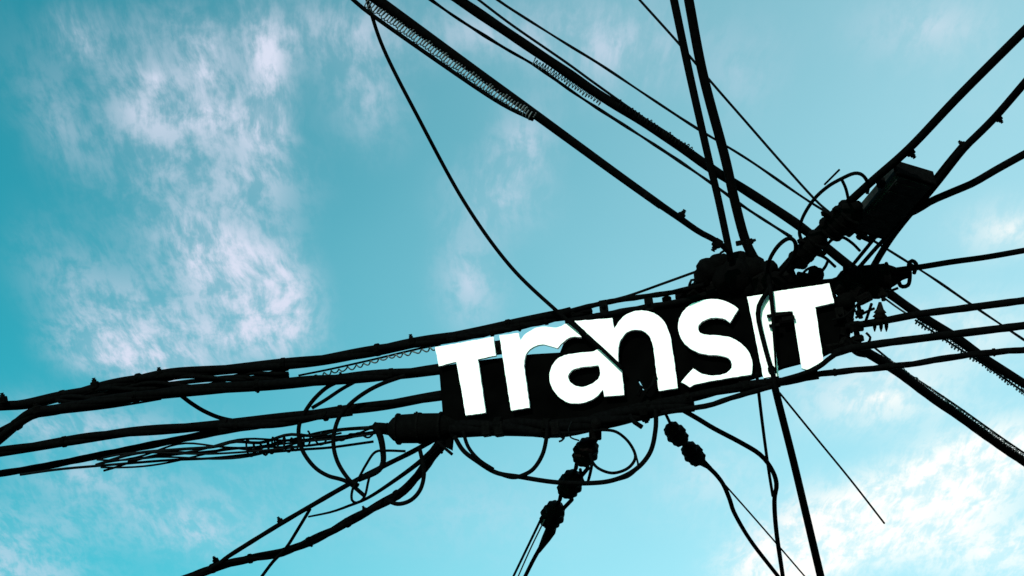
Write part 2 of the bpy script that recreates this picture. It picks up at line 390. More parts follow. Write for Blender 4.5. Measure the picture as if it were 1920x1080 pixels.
# hangers and bolts that hold the panel to the cables
for x, y in ((933, 652), (1132, 576), (1217, 571), (1575, 590), (935, 800), (1240, 765), (1395, 728)):
    p = at_s(x, y, -.01); bm = bmesh.new(); s = .045
    obox(bm, p, SE * s * .6, SV * s, SN * s * .35); lathe(bm, p + SN * s * .2, p + SN * s * .8, [(0, s * .32), (1, s * .28)], 6)
    link('hanger_bracket', bm, M_FIT, sign, None, False)
for (x, y, u, v) in ((1460, 590, 22, 3), (1452, 610, 10, 3), (1478, 597, 12, 4)):   # little strap pieces by the I
    p = at_s(x, y, .05); mp = m_per_px(p); bm = bmesh.new()
    obox(bm, p, SE * u * mp, SV * v * mp, SN * .008); link('strap', bm, M_FIT, sign, None, False)

# ------------------------------------------------------------------ cables running left from the sign
A = bundle('cable_bundle', 'thick topmost cable bundle running left from above the sign', 'cable bundle',
           [(0, 761), (63, 755), (176, 729), (296, 705), (400, 694), (589, 676), (762, 646), (880, 626), (980, 605), (1070, 585)], 20, ('L', 9, -.02), (7, 0), 3, 5, .6)
cable('cable', 'thinner cable carrying the topmost bundle on to the hub', 'cable', [(1030, 593), (1090, 578), (1142, 566), (1200, 557), (1262, 548), (1320, 534)], 10, ('S', -.02), wob=.1)
for x, y in ((178, 722), (6, 750), (772, 640), (300, 702)): clip(A, x, y, ('L', A.location.z), 12, (0, -1), (1, -.2))
B = bundle('cable_bundle', 'second cable bundle from the top at left, forking down at the left edge', 'cable bundle',
           [(0, 822), (30, 797), (63, 774), (104, 768), (176, 755), (296, 739), (400, 729), (494, 722), (605, 713), (667, 708), (760, 700), (835, 692)], 20, ('L', 11, -.06), (5, 0), 3, 4, .6)
clip(B, 70, 768, ('L', B.location.z), 13, (0, -1), (1, -.3)); clip(B, 640, 709, ('L', B.location.z), 10, (0, -1))
cable('cable', 'thin stub cable beside the fork of the second bundle at left edge', 'cable', [(0, 806), (30, 790), (66, 766)], 8, B.location.z + .02, (5, 0))
cable('wire', 'thin wire close below the second bundle at left', 'wire', [(100, 776), (190, 766), (250, 757), (302, 748)], 4, B.location.z - .03, mat=M_WIRE)
bundle('cable_bundle', 'twisted strands filling the gap between the two upper left bundles', 'cable bundle', [(110, 752), (180, 742), (250, 729), (350, 716), (450, 707), (540, 700)], 27, A.location.z - .06, (0, 0), 4, 0, 1.1, strand_px=9)
helix('lashing_wire', 'pale grey spiral lashing wire below the topmost bundle near the sign', 'lashing wire', [(560, 712), (650, 692), (740, 668), (826, 652)], A.location.z - .05, 3, 17, 3, M_STEEL, jit=.3)
cable('wire', 'thin strand sagging below the topmost bundle just left of the sign', 'wire', [(560, 704), (620, 692), (700, 674), (780, 655), (826, 646)], 4, A.location.z - .02, mat=M_WIRE)
C3 = bundle('cable_bundle', 'third cable bundle at left, meeting the middle of the sign end', 'cable bundle',
            [(0, 847), (110, 830), (220, 813), (422, 795), (557, 780), (652, 768), (740, 756), (838, 740)], 18, ('L', 7, -.06), (7, 0), 3, 3, .5)
cable('cable', 'fourth cable at left, rising to join the third bundle', 'cable', [(0, 888), (75, 876), (151, 861), (250, 841), (346, 822), (430, 806), (520, 792), (610, 778)], 14, C3.location.z - .02, (7, 0), wob=.08)
bundle('cable_bundle', 'short doubled cable laid along the third bundle at left', 'cable bundle', [(410, 802), (480, 797), (560, 788), (660, 772)], 16, C3.location.z - .05, (0, 0), 2, 2, 1.2)
cable('wire', 'lowest thin wire at far left below the fourth cable', 'wire', [(38, 890), (110, 880), (189, 873), (315, 863), (400, 859), (494, 849), (564, 843), (620, 839), (700, 828)], 5, C3.location.z - .12, (0, 0), M_WIRE)
cable('wire', 'wavy thin wire between the fourth cable and the lowest wire', 'wire', [(180, 872), (250, 851), (330, 843), (400, 838), (440, 828), (490, 830), (540, 815), (590, 817), (640, 806), (712, 802)], 6, C3.location.z - .1, mat=M_WIRE)
cable('wire', 'second wavy wire crossing the lashings under the third bundle', 'wire', [(240, 866), (320, 848), (380, 850), (430, 840), (480, 843), (530, 826), (575, 824), (640, 812)], 4, C3.location.z - .11, mat=M_WIRE)
bundle('cable_bundle', 'ragged tangle of thin strands along the lowest wires at left', 'cable bundle', [(190, 868), (300, 853), (400, 845), (500, 836), (590, 826), (712, 808)], 34, C3.location.z - .1, (0, 0), 6, 0, .35, M_WIRE, strand_px=4)
helix('lashing_wire', 'tight irregular coil of wire bunched on the lowest wires left of the loops', 'lashing wire', [(465, 840), (510, 836), (545, 832), (580, 827)], C3.location.z - .1, 11, 12, 4, M_WIRE, jit=.45)
helix('lashing_wire', 'ragged coil of wire between the two hanging loops', 'lashing wire', [(585, 826), (640, 818), (705, 808)], C3.location.z - .1, 6, 40, 4, M_WIRE, jit=.6)
cable('looped_wire', 'short jumper wire sagging from second to third bundle at left', 'wire', [(340, 742), (360, 757), (385, 772), (415, 784), (450, 790), (490, 789)], 8, ('Z', B.location.z, C3.location.z))

# hanging loops left of the sign
cable('looped_wire', 'outer of the two round wire loops hanging left of the sign', 'wire', [(660, 708), (620, 722), (592, 745), (572, 772), (561, 797), (561, 824), (570, 850), (590, 876), (615, 892), (650, 903), (684, 930)], 8, ('S', -.02))
cable('looped_wire', 'inner of the two round wire loops hanging left of the sign', 'wire', [(760, 704), (715, 720), (680, 739), (652, 762), (633, 789), (625, 828), (633, 866), (655, 900), (672, 910)], 8, ('S', .01))
cable('looped_wire', 'short wire branching upward from the outer left loop', 'wire', [(665, 716), (640, 730), (610, 750), (585, 765)], 7, ('S', -.05))
cable('looped_wire', 'stout curved wire dropping from the splice case arm', 'wire', [(706, 800), (714, 822), (718, 845), (718, 868), (706, 885), (672, 900)], 11, ('S', .02), taper=(1.2, .8))
cable('looped_wire', 'thin small loop where the left loops cross the descending cables', 'wire', [(760, 846), (725, 845), (703, 848), (686, 872), (672, 898), (661, 918), (660, 938), (672, 942), (684, 930), (690, 905), (694, 888)], 5, ('S', .04))
cable('looped_wire', 'narrow wire loop hanging below the splice case', 'wire', [(786, 838), (792, 865), (795, 890), (788, 918), (770, 938), (745, 945), (722, 936)], 8, ('S', .03))

# descending cables at lower left
D1 = cable('cable', 'upper of the cables running to the bottom left corner, with two clamps', 'cable', [(362, 1082), (410, 1057), (433, 1040), (523, 984), (579, 951), (652, 909), (717, 875), (775, 846), (830, 815)], 9, ('L', 8, -.02, -.3), (7, 0), wob=.05)
D2 = bundle('cable_bundle', 'thick lower bundle curving from the sign corner to bottom left', 'cable bundle', [(362, 1080), (410, 1062), (466, 1048), (537, 1033), (621, 996), (705, 949), (756, 920), (792, 882), (822, 842), (846, 812)], 16, ('L', 9, -.04, -.3), (7, 0), 3, 6, 1.2)
cable('cable', 'cable end swelling out of the lower left corner of the sign', 'cable', [(770, 905), (790, 880), (815, 846), (850, 806)], 24, ('L', 3, -.05, -.3), taper=(.4, 1.15))
cable('cable', 'middle of the descending cables left, thinning to a wire', 'cable', [(578, 969), (621, 960), (655, 948), (689, 934), (734, 905), (787, 866), (830, 826)], 8, ('L', 6, .0, -.3), taper=(.45, 1.3))
cable('wire', 'short wire crossing from the upper descending cable down off the bottom edge', 'wire', [(581, 955), (560, 990), (536, 1028), (512, 1053), (490, 1082)], 6.5, ('Z', D1.location.z, D1.location.z - .15), (0, 3))
for x, y in ((526, 978), (405, 1052)): clip(D1, x, y, ('L', D1.location.z), 9, (-.5, -1), (1, -.6))
clip(D2, 684, 957, ('L', D2.location.z), 8, (-.5, -1), (1, -.5))

# splice case at the lower left corner of the sign
def splice(name, label, a, b, rpx, nring, parent_mode, knobs=(), squash=1.):
    pa, pb = path([a, b], parent_mode); mp = m_per_px(pa); r = rpx * mp
    e = empty(name, pa.lerp(pb, .5), label, 'splice case')
    pr = [(0, r * .22), (.06, r * .3), (.14, r * .42), (.2, r * .8), (.28, r), (.5, r * 1.04), (.74, r), (.84, r * .72), (.93, r * .4), (1, r * .3)]
    bd = link('body', lathe(bmesh.new(), pa, pb, pr, 18), M_RUBBER, e)
    for k in range(nring):
        t = .26 + .5 * k / max(nring - 1, 1); q = pa.lerp(pb, t); ax = (pb - pa).normalized() * r * .1
        link('band', lathe(bmesh.new(), q - ax, q + ax, [(0, r * 1.02), (.15, r * 1.1), (.85, r * 1.1), (1, r * 1.02)], 18), M_FIT, bd, None, False)
    for (x, y, s) in knobs:
        p = path([(x, y)], parent_mode)[0]; q = e.location; d = (p - q); axn = (pb - pa).normalized(); d = (d - axn * d.dot(axn)).normalized()
        bm = bmesh.new(); obox(bm, p - d * s * mp * .5, axn * s * mp * .6, d * s * mp, axn.cross(d) * s * mp * .6); lathe(bm, p, p + d * s * mp * .8, [(0, s * mp * .3), (1, s * mp * .25)], 6)
        link('bolt_lug', bm, M_FIT, bd, None, False)
    return e
splice('splice_case', 'rounded black splice case hanging at the lower left sign corner', (706, 806), (868, 800), 27, 3, ('S', -.03), ((781, 778, 8), (745, 788, 7), (812, 780, 6)))
splice('splice_case', 'small black end fitting on the wires left of the rounded splice case', (692, 800), (736, 803), 9, 2, ('S', .0))

# cables along the top and the bottom of the sign
cable('cable', 'cable just above the letters n and s, under the topmost bundle', 'cable', [(1060, 604), (1173, 583), (1225, 574), (1290, 563), (1345, 545)], 12, ('S', -.01), wob=.12)
bundle('cable_bundle', 'frayed bundle above the letters r and a of the sign', 'cable bundle', [(838, 636), (900, 627), (960, 615), (1010, 604), (1060, 594), (1110, 582)], 14, ('S', -.04), (0, 0), 3, 5, 2.4)
cable('wire', 'thin twisted wire rising from the topmost bundle to the cable hub', 'wire', [(1130, 567), (1180, 554), (1245, 531), (1306, 509)], 5, ('S', -.06), mat=M_WIRE)
bundle('cable_bundle', 'heavy bundle along the bottom edge of the sign under its first letters', 'cable bundle', [(846, 806), (900, 802), (960, 800), (1040, 803), (1110, 793), (1180, 778), (1240, 764), (1300, 753)], 32, ('S', -.03), (0, 0), 5, 3, .7, spread=.52)
bundle('cable_bundle', 'bundle along the bottom edge of the sign under the s', 'cable bundle', [(1180, 768), (1260, 752), (1330, 738), (1400, 724), (1470, 714), (1534, 702)], 18, ('S', .0), (0, 0), 3, 4, 1.3)
cable('cable', 'cable sagging just under the bundle below the s', 'cable', [(1240, 774), (1285, 767), (1330, 760), (1365, 748), (1400, 738), (1450, 724)], 10, ('S', .02), wob=.1)
cable('cable', 'curved cable hooking under the foot of the last letter T', 'cable', [(1468, 712), (1500, 703), (1532, 690), (1558, 670), (1580, 655)], 10, ('S', .05))
bundle('cable_bundle', 'short dark bundle peeking through the n of the sign', 'cable bundle', [(1196, 742), (1206, 722), (1216, 735), (1229, 706)], 8, ('S', .045), (0, 0), 2, 1, 3)

# loops and insulators below the sign
cable('looped_wire', 'wide loop of wire hanging below the sign from its left end to the s', 'wire', [(852, 818), (868, 844), (892, 863), (930, 886), (974, 894), (1040, 904), (1103, 906), (1151, 900), (1192, 880), (1219, 848), (1229, 806), (1230, 768)], 9, ('S', .03))
cable('looped_wire', 'second wire doubling the left end of the wide hanging loop', 'wire', [(868, 808), (878, 838), (898, 862), (925, 880)], 7, ('S', .06))
cable('looped_wire', 'half round wire loop below the letters r and a', 'wire', [(925, 884), (960, 895), (985, 889), (1003, 876), (1018, 850), (1025, 818), (1026, 796)], 8, ('S', .05))
cable('looped_wire', 'round ring of wire right of the three insulators', 'wire', [(1112, 808), (1132, 806), (1156, 810), (1178, 828), (1191, 852), (1187, 868), (1172, 881), (1148, 887), (1125, 880), (1112, 868), (1106, 850)], 6, ('S', .02))
cable('looped_wire', 'thin inner wire of the ring right of the three insulators', 'wire', [(1192, 852), (1196, 876), (1180, 893), (1160, 900)], 4, ('S', .03), mat=M_WIRE)
cable('wire', 'short horizontal wire under the heavy bottom bundle', 'wire', [(1030, 810), (1066, 812), (1104, 808)], 6, ('S', .02))
cable('looped_wire', 'tiny thin wire arc under the letter a', 'wire', [(1072, 790), (1066, 806), (1070, 820), (1086, 826)], 3, ('S', .02), mat=M_WIRE)
cable('wire', 'stubby wire end poking down beside the wide loop', 'wire', [(1180, 778), (1190, 792), (1204, 801)], 9, ('S', .02))
for x in (912, 936, 1042):
    p = at_s(x, 805, 0.); bm = bmesh.new(); obox(bm, p, SE * .03, SV * .045, SN * .03); link('hanger_bracket', bm, M_FIT, sign, None, False)

def insulator(e, a, b, rpx, mp, nshed=3):
    ax = (b - a); r = rpx * mp; pr = [(0, r * .25), (.06, r * .45)]
    for k in range(nshed):
        t0 = .08 + .84 * k / nshed; w = .84 / nshed; kk = (.82, 1., .86)[k % 3]
        pr += [(t0, r * .62 * kk), (t0 + w * .3, r * kk), (t0 + w * .55, r * kk * 1.02), (t0 + w * .9, r * .66 * kk)]
    pr += [(.94, r * .45), (1, r * .25)]
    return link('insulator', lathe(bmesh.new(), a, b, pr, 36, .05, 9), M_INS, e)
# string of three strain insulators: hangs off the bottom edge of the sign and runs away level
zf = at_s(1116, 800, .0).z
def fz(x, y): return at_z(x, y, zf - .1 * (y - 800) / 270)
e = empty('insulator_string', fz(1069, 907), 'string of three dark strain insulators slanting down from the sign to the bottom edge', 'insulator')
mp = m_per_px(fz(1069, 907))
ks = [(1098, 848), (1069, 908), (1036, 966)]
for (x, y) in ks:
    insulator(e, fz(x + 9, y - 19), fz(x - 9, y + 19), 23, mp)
lk_ = [((1118, 796), (1104, 832)), ((1091, 862), (1077, 894)), ((1061, 922), (1045, 952)), ((1032, 984), (1020, 1012))]
for i, (a, b) in enumerate(lk_):
    for s in (-7, 7) if i in (1, 2) else ((0,) if i == 0 else ()):
        bm = sweep(bmesh.new(), [fz(a[0] + s, a[1] - 6), fz(a[0] + s * 1.6, (a[1] + b[1]) / 2), fz(b[0] + s, b[1] + 6)], (4 if s else 9) * mp, 8)
        link('link', bm, M_FIT, e)
bm = bmesh.new(); obox(bm, fz(1116, 808), RT * 11 * mp, UP * 16 * mp, FWD * .03); link('shackle', bm, M_FIT, e, None, False)
link('tension_clamp', lathe(bmesh.new(), fz(1038, 985), fz(1010, 1034), [(0, 7 * mp), (.2, 11 * mp), (.5, 9 * mp), (1, 4 * mp)], 12), M_FIT, e)
cable('wire', 'right of the two wires leaving the three insulators downward', 'wire', [(1014, 1025), (1000, 1050), (984, 1082)], 8, zf - .1, (0, 6))
cable('wire', 'left of the two wires leaving the three insulators downward', 'wire', [(1016, 970), (990, 1024), (962, 1082)], 5, zf - .1, (0, 6), M_WIRE)
cable('wire', 'thin grey wire between the two wires below the three insulators', 'wire', [(1021, 975), (996, 1026), (971, 1082)], 3, zf - .12, (0, 6), M_STEEL)
cable('wire', 'slack tie wire beside the topmost of the three insulators', 'wire', [(1110, 870), (1106, 890), (1100, 908), (1092, 900), (1088, 880)], 6, zf - .02)

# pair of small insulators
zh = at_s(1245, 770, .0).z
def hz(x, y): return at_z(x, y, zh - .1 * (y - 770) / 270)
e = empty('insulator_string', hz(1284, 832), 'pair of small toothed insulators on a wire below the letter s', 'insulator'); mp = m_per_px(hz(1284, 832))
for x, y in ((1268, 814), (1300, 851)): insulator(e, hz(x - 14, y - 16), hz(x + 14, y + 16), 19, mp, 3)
link('link', sweep(bmesh.new(), [hz(1276, 823), hz(1284, 833), hz(1294, 845)], 6 * mp, 8), M_FIT, e)
link('tension_clamp', lathe(bmesh.new(), hz(1308, 860), hz(1332, 878), [(0, 5 * mp), (.3, 8 * mp), (1, 4 * mp)], 10), M_FIT, e)
cable('wire', 'short wire from the sign down to the pair of small insulators', 'wire', [(1240, 764), (1250, 780), (1262, 806)], 6, zh)
cable('wire', 'curving wire from the pair of small insulators to the bottom edge', 'wire', [(1326, 874), (1341, 888), (1356, 908), (1368, 936), (1378, 964), (1409, 1016), (1460, 1082)], 8.5, zh - .08, (0, 5))
cable('wire', 'faint straight wire crossing beside the curving insulator wire', 'wire', [(1345, 893), (1400, 955), (1455, 1018), (1510, 1082)], 3.2, zh - .06, (0, 5), M_WIRE)
cable('cable', 'cable bowing right below the s then dropping to the bottom edge', 'cable', [(1275, 766), (1310, 786), (1338, 803), (1391, 831), (1426, 853), (1447, 880), (1456, 908), (1452, 940), (1456, 999), (1468, 1082)], 9, ('L', 0, .0, -.3), (0, 5))
cable('wire', 'thin wire dropping from under the I into the bowing cable', 'wire', [(1419, 700), (1423, 740), (1431, 806), (1441, 880), (1449, 930)], 6, ('L', 0, .03, -.3))

# ------------------------------------------------------------------ cables crossing above
V1 = cable('cable', 'left of the two steep cables coming down from the top edge', 'cable', [(1262, -8), (1293, 139), (1327, 290), (1346, 370), (1366, 464), (1371, 490)], 14, ('Z', 8.3, 7.08), (6, 0), taper=(1.1, .95))
V2 = cable('cable', 'right of the two steep cables coming down from the top edge', 'cable', [(1290, -8), (1318, 139), (1358, 290), (1376, 370), (1394, 440), (1408, 474), (1426, 502), (1446, 532)], 18, ('Z', 8.3, 7.04), (6, 0))
cable('cable', 'thick straight cable dropping from the I to the bottom edge', 'cable', [(1446, 690), (1455, 735), (1486, 858), (1507, 946), (1539, 1082)], 15, ('L', 0, .055, -.5), (0, 6), taper=(.85, 1.1))
cable('cable', 'dark cable snaking in front of the letter I', 'cable', [(1445, 535), (1436, 552), (1425, 568), (1421, 590), (1427, 622), (1439, 668), (1450, 706), (1455, 735)], 9, ('S', .055))
cable('cable', 'short cable in front of the gap between I and last T', 'cable', [(1436, 500), (1441, 525), (1446, 556), (1449, 590), (1452, 640), (1455, 700)], 8, ('S', .058), taper=(1.4, .35))
cable('wire', 'thin loose wire ending in mid air at lower right', 'wire', [(1462, 737), (1532, 823), (1595, 900), (1658, 981)], 4, ('L', 0, .03, -.4), mat=M_WIRE)
P1 = cable('cable', 'thick straight cable from the upper left corner of the fan to the hub', 'cable', [(700, -6), (881, 126), (1000, 212), (1148, 320), (1240, 386)], 20, ('Z', 8.1, 7.12), (7, 0), taper=(1.04, .74))
cable('cable', 'tapered cable end joining the thick upper left cable to the hub', 'cable', [(1210, 365), (1267, 404), (1310, 434), (1345, 453), (1372, 478)], 13, ('Z', 7.12, 7.05), taper=(1.1, .8))
cable('cable', 'thin cable below the thick upper left cable, meeting it midway', 'cable', [(656, -6), (700, 30), (857, 140), (941, 195), (1000, 224)], 8, ('Z', 8.08, 7.41), (7, 0))
helix('lashing_wire', 'grey ladder of lashing wire beside the thick upper left cable', 'lashing wire', [(688, 5), (868, 133), (940, 182), (1000, 218)], ('Z', 8.08, 7.43), 9, 6.5, 2.4, M_STEEL, .7, jit=.22)
Cl = clip(P1, 1276, 406, 7.12, 13, (.3, -1), (1, .65)); clip(P1, 1345, 456, 7.06, 15, (-.5, 1), (1, .6)); clip(P1, 1385, 456, 7.06, 9, (1, 0), (.2, 1)); clip(V2, 1406, 453, 7.04, 10, (1, 0), (.3, 1))
cable('wire', 'slack wire drooping from the top edge across the sign letters a and n', 'wire', [(686, -8), (719, 91), (785, 222), (870, 378), (955, 497), (1045, 584), (1118, 645), (1168, 692)], 7.5, ('ZS', 8.6, 5, .056), (5, 0))
R1 = cable('cable', 'main thick diagonal cable from the top edge to the right edge', 'cable', [(852, -6), (953, 62), (1060, 134), (1127, 180), (1238, 249), (1332, 315), (1400, 358), (1501, 425), (1589, 496), (1660, 545), (1723, 590), (1786, 629), (1849, 674), (1924, 722)], 18, ('Z', 8.5, 6.9), (7, 7), wob=.06)
cable('wire', 'beaded wire just below the main diagonal cable', 'wire', [(800, -6), (857, 34), (941, 87), (1008, 126), (1085, 180), (1180, 241), (1266, 297), (1340, 348), (1400, 391), (1484, 445)], 6, ('Z', 8.55, 7.5), (7, 0), M_WIRE, wob=.25)
helix('lashing_wire', 'fine lashing spiral under the main diagonal cable at top', 'lashing wire', [(1000, 114), (1060, 150), (1127, 192)], ('Z', 8.26, 8.07), 7, 6, 2, M_STEEL, .7, jit=.25)
cable('wire', 'thin wire just above the main diagonal cable, merging with it', 'wire', [(890, -6), (960, 47), (1060, 116), (1115, 156), (1204, 219), (1290, 276)], 5, ('Z', 8.47, 7.86), (7, 0), M_WIRE)
helix('lashing_wire', 'fine spiral where the thin wire merges with the main diagonal', 'lashing wire', [(1160, 192), (1220, 232), (1300, 284)], ('Z', 8.04, 7.84), 6, 7, 2, M_WIRE, .7, jit=.3)
cable('wire', 'uppermost long thin diagonal wire running from top to right edge', 'wire', [(925, -6), (960, 18), (1060, 81), (1127, 122), (1220, 184), (1304, 239), (1404, 300), (1510, 373), (1590, 422), (1671, 472), (1750, 522), (1824, 573), (1924, 640)], 5, ('Z', 8.6, 7.1), (7, 7), M_WIRE, wob=.2)
cable('wire', 'steep thin wire from the top edge past the two steep cables', 'wire', [(1194, -6), (1274, 83), (1332, 152), (1400, 230), (1462, 301), (1528, 374), (1560, 402)], 5, ('Z', 8.9, 7.7), (7, 0), M_WIRE)
cable('wire', 'beaded wire below the main diagonal cable at right edge', 'wire', [(1716, 600), (1786, 646), (1849, 686), (1924, 738)], 4, ('Z', 7.2, 6.9), (0, 7), M_WIRE)
helix('lashing_wire', 'lashing spiral below the main diagonal cable at right edge', 'lashing wire', [(1716, 600), (1786, 646), (1849, 686), (1924, 738)], ('Z', 7.2, 6.9), 6, 7, 2.2, M_STEEL, .7, jit=.25)
cable('wire', 'pale short wire beside the main diagonal where it leaves the hub', 'wire', [(1650, 553), (1680, 575), (1706, 592)], 4, 7.28, mat=M_STEEL)
R5 = cable('cable', 'lower thick diagonal cable running to the right edge below the others', 'cable', [(1585, 638), (1631, 664), (1679, 694), (1757, 752), (1786, 771), (1868, 830), (1924, 868)], 18, ('L', 0, -.12, .05), (0, 7), wob=.04)
cable('wire', 'thin wire lashed above the lower thick diagonal cable', 'wire', [(1640, 652), (1690, 692), (1740, 725), (1798, 764), (1877, 820), (1924, 852)], 4, R5.location.z + .03, (0, 7), M_WIRE)
helix('lashing_wire', 'grey lashing spiral along the lower thick diagonal cable', 'lashing wire', [(1650, 666), (1740, 730), (1798, 769), (1877, 826), (1924, 858)], R5.location.z + .02, 5, 7, 2, M_STEEL, .7, jit=.3)

# cables to the right edge
X1 = cable('cable', 'upper of three parallel cables running level to the right edge', 'cable', [(1585, 613), (1630, 606), (1660, 601), (1723, 589), (1800, 579), (1924, 563)], 14, ('L', 0, -.03), (0, 7), wob=.05)
X2 = cable('cable', 'middle of three parallel cables running level to the right edge', 'cable', [(1560, 664), (1597, 653), (1660, 643), (1723, 635), (1786, 627), (1860, 618), (1924, 610)], 15, ('L', 0, -.03), (0, 7), wob=.05)
X3 = bundle('cable_bundle', 'lowest of three parallel lines at right, a frayed bundle', 'cable bundle', [(1470, 716), (1534, 702), (1629, 692), (1723, 680), (1786, 670), (1865, 660), (1924, 656)], 12, ('L', 0, -.04), (0, 7), 3, 3, 1.6)
W4 = cable('cable', 'cable from the horizontal splice case to the right edge', 'cable', [(1670, 508), (1700, 504), (1730, 500), (1785, 491), (1850, 482), (1924, 469)], 11, 6.95, (0, 7))
W1 = cable('cable', 'upper of the two thick cables rising to the top right corner', 'cable', [(1455, 518), (1526, 441), (1627, 347), (1705, 278), (1800, 178), (1926, 52)], 16, 7.1, (0, 6))
W2 = cable('cable', 'lower of the two thick cables rising to the top right corner', 'cable', [(1634, 506), (1655, 470), (1677, 437), (1708, 398), (1734, 370), (1762, 336), (1806, 280), (1840, 246), (1871, 214), (1926, 150)], 14, 7.1, (0, 6))
cable('cable', 'sleeve doubling the lower rising cable beside the box', 'cable', [(1728, 366), (1752, 336), (1780, 303), (1808, 272)], 13, 7.13, taper=(.5, 1.2))
W3 = cable('cable', 'cable rising gently to the right edge from below the box', 'cable', [(1700, 402), (1722, 392), (1746, 377), (1790, 358), (1825, 343), (1870, 317), (1926, 286)], 14, 7.07, (0, 7))
clip(W1, 1706, 285, 7.1, 13, (.5, 1), (1, -.85)); clip(W2, 1872, 222, 7.1, 10, (.4, 1), (1, -.9)); clip(W2, 1806, 272, 7.12, 10, (-.3, -1), (1, -1.1))
cable('wire', 'thin wire beside the lower rising cable under the box', 'wire', [(1612, 500), (1640, 468), (1664, 442), (1690, 414)], 8, 7.05)
cable('wire', 'second thin wire running from the box foot to the hub', 'wire', [(1598, 498), (1624, 466), (1645, 440)], 7, 7.06)

# terminal box on the rising cables
zb = 7.08
ca, cb, cc_, cd = [at_z(x, y, zb) for x, y in ((1694, 312), (1730, 346), (1642, 452), (1602, 414))]
cen = (ca + cb + cc_ + cd) / 4 + Vector((0, 0, .03)); exl = ((ca + cb) - (cc_ + cd)) / 4; ew = ((cb + cc_) - (ca + cd)) / 4
ew = ew - exl * (ew.dot(exl) / exl.length_squared); cen += ew * .18; ew *= 1.22; eh = exl.cross(ew).normalized() * .05
if eh.z > 0: eh = -eh
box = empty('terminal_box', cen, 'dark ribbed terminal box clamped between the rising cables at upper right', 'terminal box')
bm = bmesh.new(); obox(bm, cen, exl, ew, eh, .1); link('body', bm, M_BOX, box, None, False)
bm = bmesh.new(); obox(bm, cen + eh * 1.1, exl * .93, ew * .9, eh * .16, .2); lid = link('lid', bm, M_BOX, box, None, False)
for k in range(6):
    t = -.75 + k * .3; bm = bmesh.new(); obox(bm, cen + exl * t + eh * 1.3, exl * .035, ew * .82, eh * .08, .2); link('rib', bm, M_BOX, lid, None, False)
for k in (-.98, .98):
    bm = bmesh.new(); obox(bm, cen + exl * k, exl * .05, ew * 1.1, eh * 1.12, .2); link('end_flange', bm, M_FIT, box, None, False)
for k in (-.6, 0, .6):
    a = cen - exl * .98 + ew * k; link('gland', lathe(bmesh.new(), a, a - exl.normalized() * .1, [(0, .03), (.3, .034), (.5, .026), (1, .02)], 10), M_FIT, box)
for k in (-.5, .45):
    bm = bmesh.new(); obox(bm, cen + exl * k - ew * 1.12, exl * .09, ew * .16, eh * .6); link('hanger_bracket', bm, M_FIT, box, None, False)
# wire coil, clamps and splice cases of the hub
splice('splice_case', 'ribbed black splice case left of the terminal box', (1540, 446), (1612, 382), 25, 4, 7.06, ((1545, 400, 8), (1566, 394, 7)))
splice('splice_case', 'black splice case between the terminal box and the last letter', (1478, 508), (1552, 428), 19, 4, 7.04, ((1500, 452, 7), (1545, 475, 6)))
splice('splice_case', 'horizontal black splice case at the head of the right hand cable', (1548, 532), (1702, 514), 25, 4, 6.97, ((1585, 503, 7), (1625, 545, 8), (1600, 547, 7)))
splice('splice_case', 'lower dark splice case beside the last letter T', (1590, 552), (1570, 656), 18, 4, ('S', -.09), ((1600, 575, 7), (1596, 620, 7)))
def lump(name, label, parts):
    pc = at_s(*parts[0][:2], -.05); e = empty(name, pc, label, 'cable hub')
    for i, (x, y, r, kind) in enumerate(parts):
        p = at_s(x, y, -.04 - .03 * (i % 3)); mp = m_per_px(p); r *= mp; a = i * 1.1
        d = (SE * math.cos(a) + SV * math.sin(a) * .6 + SN * .5).normalized()
        if kind == 'c': link('coupling', lathe(bmesh.new(), p - d * r, p + d * r, [(0, r * .5), (.1, r * .8), (.3, r), (.45, r * .9), (.55, r * 1.02), (.8, r * .95), (.92, r * .7), (1, r * .4)], 16, .04, 6), M_RUBBER, e)
        elif kind == 'b':
            bm = bmesh.new(); obox(bm, p, d * r, d.orthogonal().normalized() * r * .8, d.cross(d.orthogonal()).normalized() * r * .7); link('clamp_block', bm, M_FIT, e, None, False)
        else:
            bm = lathe(bmesh.new(), p - SV * r * 1.4, p + SV * r * 1.4, [(0, r * .5), (.3, r * .5), (.32, r), (.6, r), (.62, r * .5), (1, r * .45)], 6); link('bolt', bm, M_FIT, e, None, False)
    return e
hub = lump('cable_hub', 'black lumpy hub of couplings and clamps above the letters s and I', [(1375, 522, 36, 'c'), (1330, 512, 27, 'c'), (1412, 512, 32, 'c'), (1350, 496, 21, 'c'), (1385, 494, 22, 'c'), (1340, 540, 24, 'b'), (1432, 530, 24, 'b'),
      (1395, 545, 26, 'c'), (1318, 534, 16, 'b'), (1372, 484, 9, 'n'), (1300, 548, 14, 'b'), (1280, 553, 12, 'b'), (1455, 530, 20, 'c'), (1480, 522, 15, 'b'), (1510, 522, 15, 'b'), (1440, 505, 17, 'c'), (1250, 560, 9, 'n')])
hub2 = lump('cable_hub', 'dark tangle of clamps and bolts right of the last letter T', [(1585, 566, 17, 'c'), (1605, 546, 18, 'b'), (1580, 606, 17, 'c'), (1604, 612, 13, 'b'), (1582, 646, 16, 'b'), (1640, 545, 16, 'c'), (1620, 560, 13, 'b'), (1608, 634, 12, 'n'), (1612, 585, 9, 'n'), (1560, 652, 12, 'b'), (1575, 540, 15, 'b'), (1530, 515, 14, 'c'), (1655, 552, 9, 'n')])
cable('looped_wire', 'large wire loop arching above the splice case left of the box', 'wire', [(1505, 455), (1499, 436), (1505, 408), (1526, 374), (1552, 350), (1578, 335), (1602, 325), (1618, 329), (1628, 346), (1626, 362)], 7, 7.08)
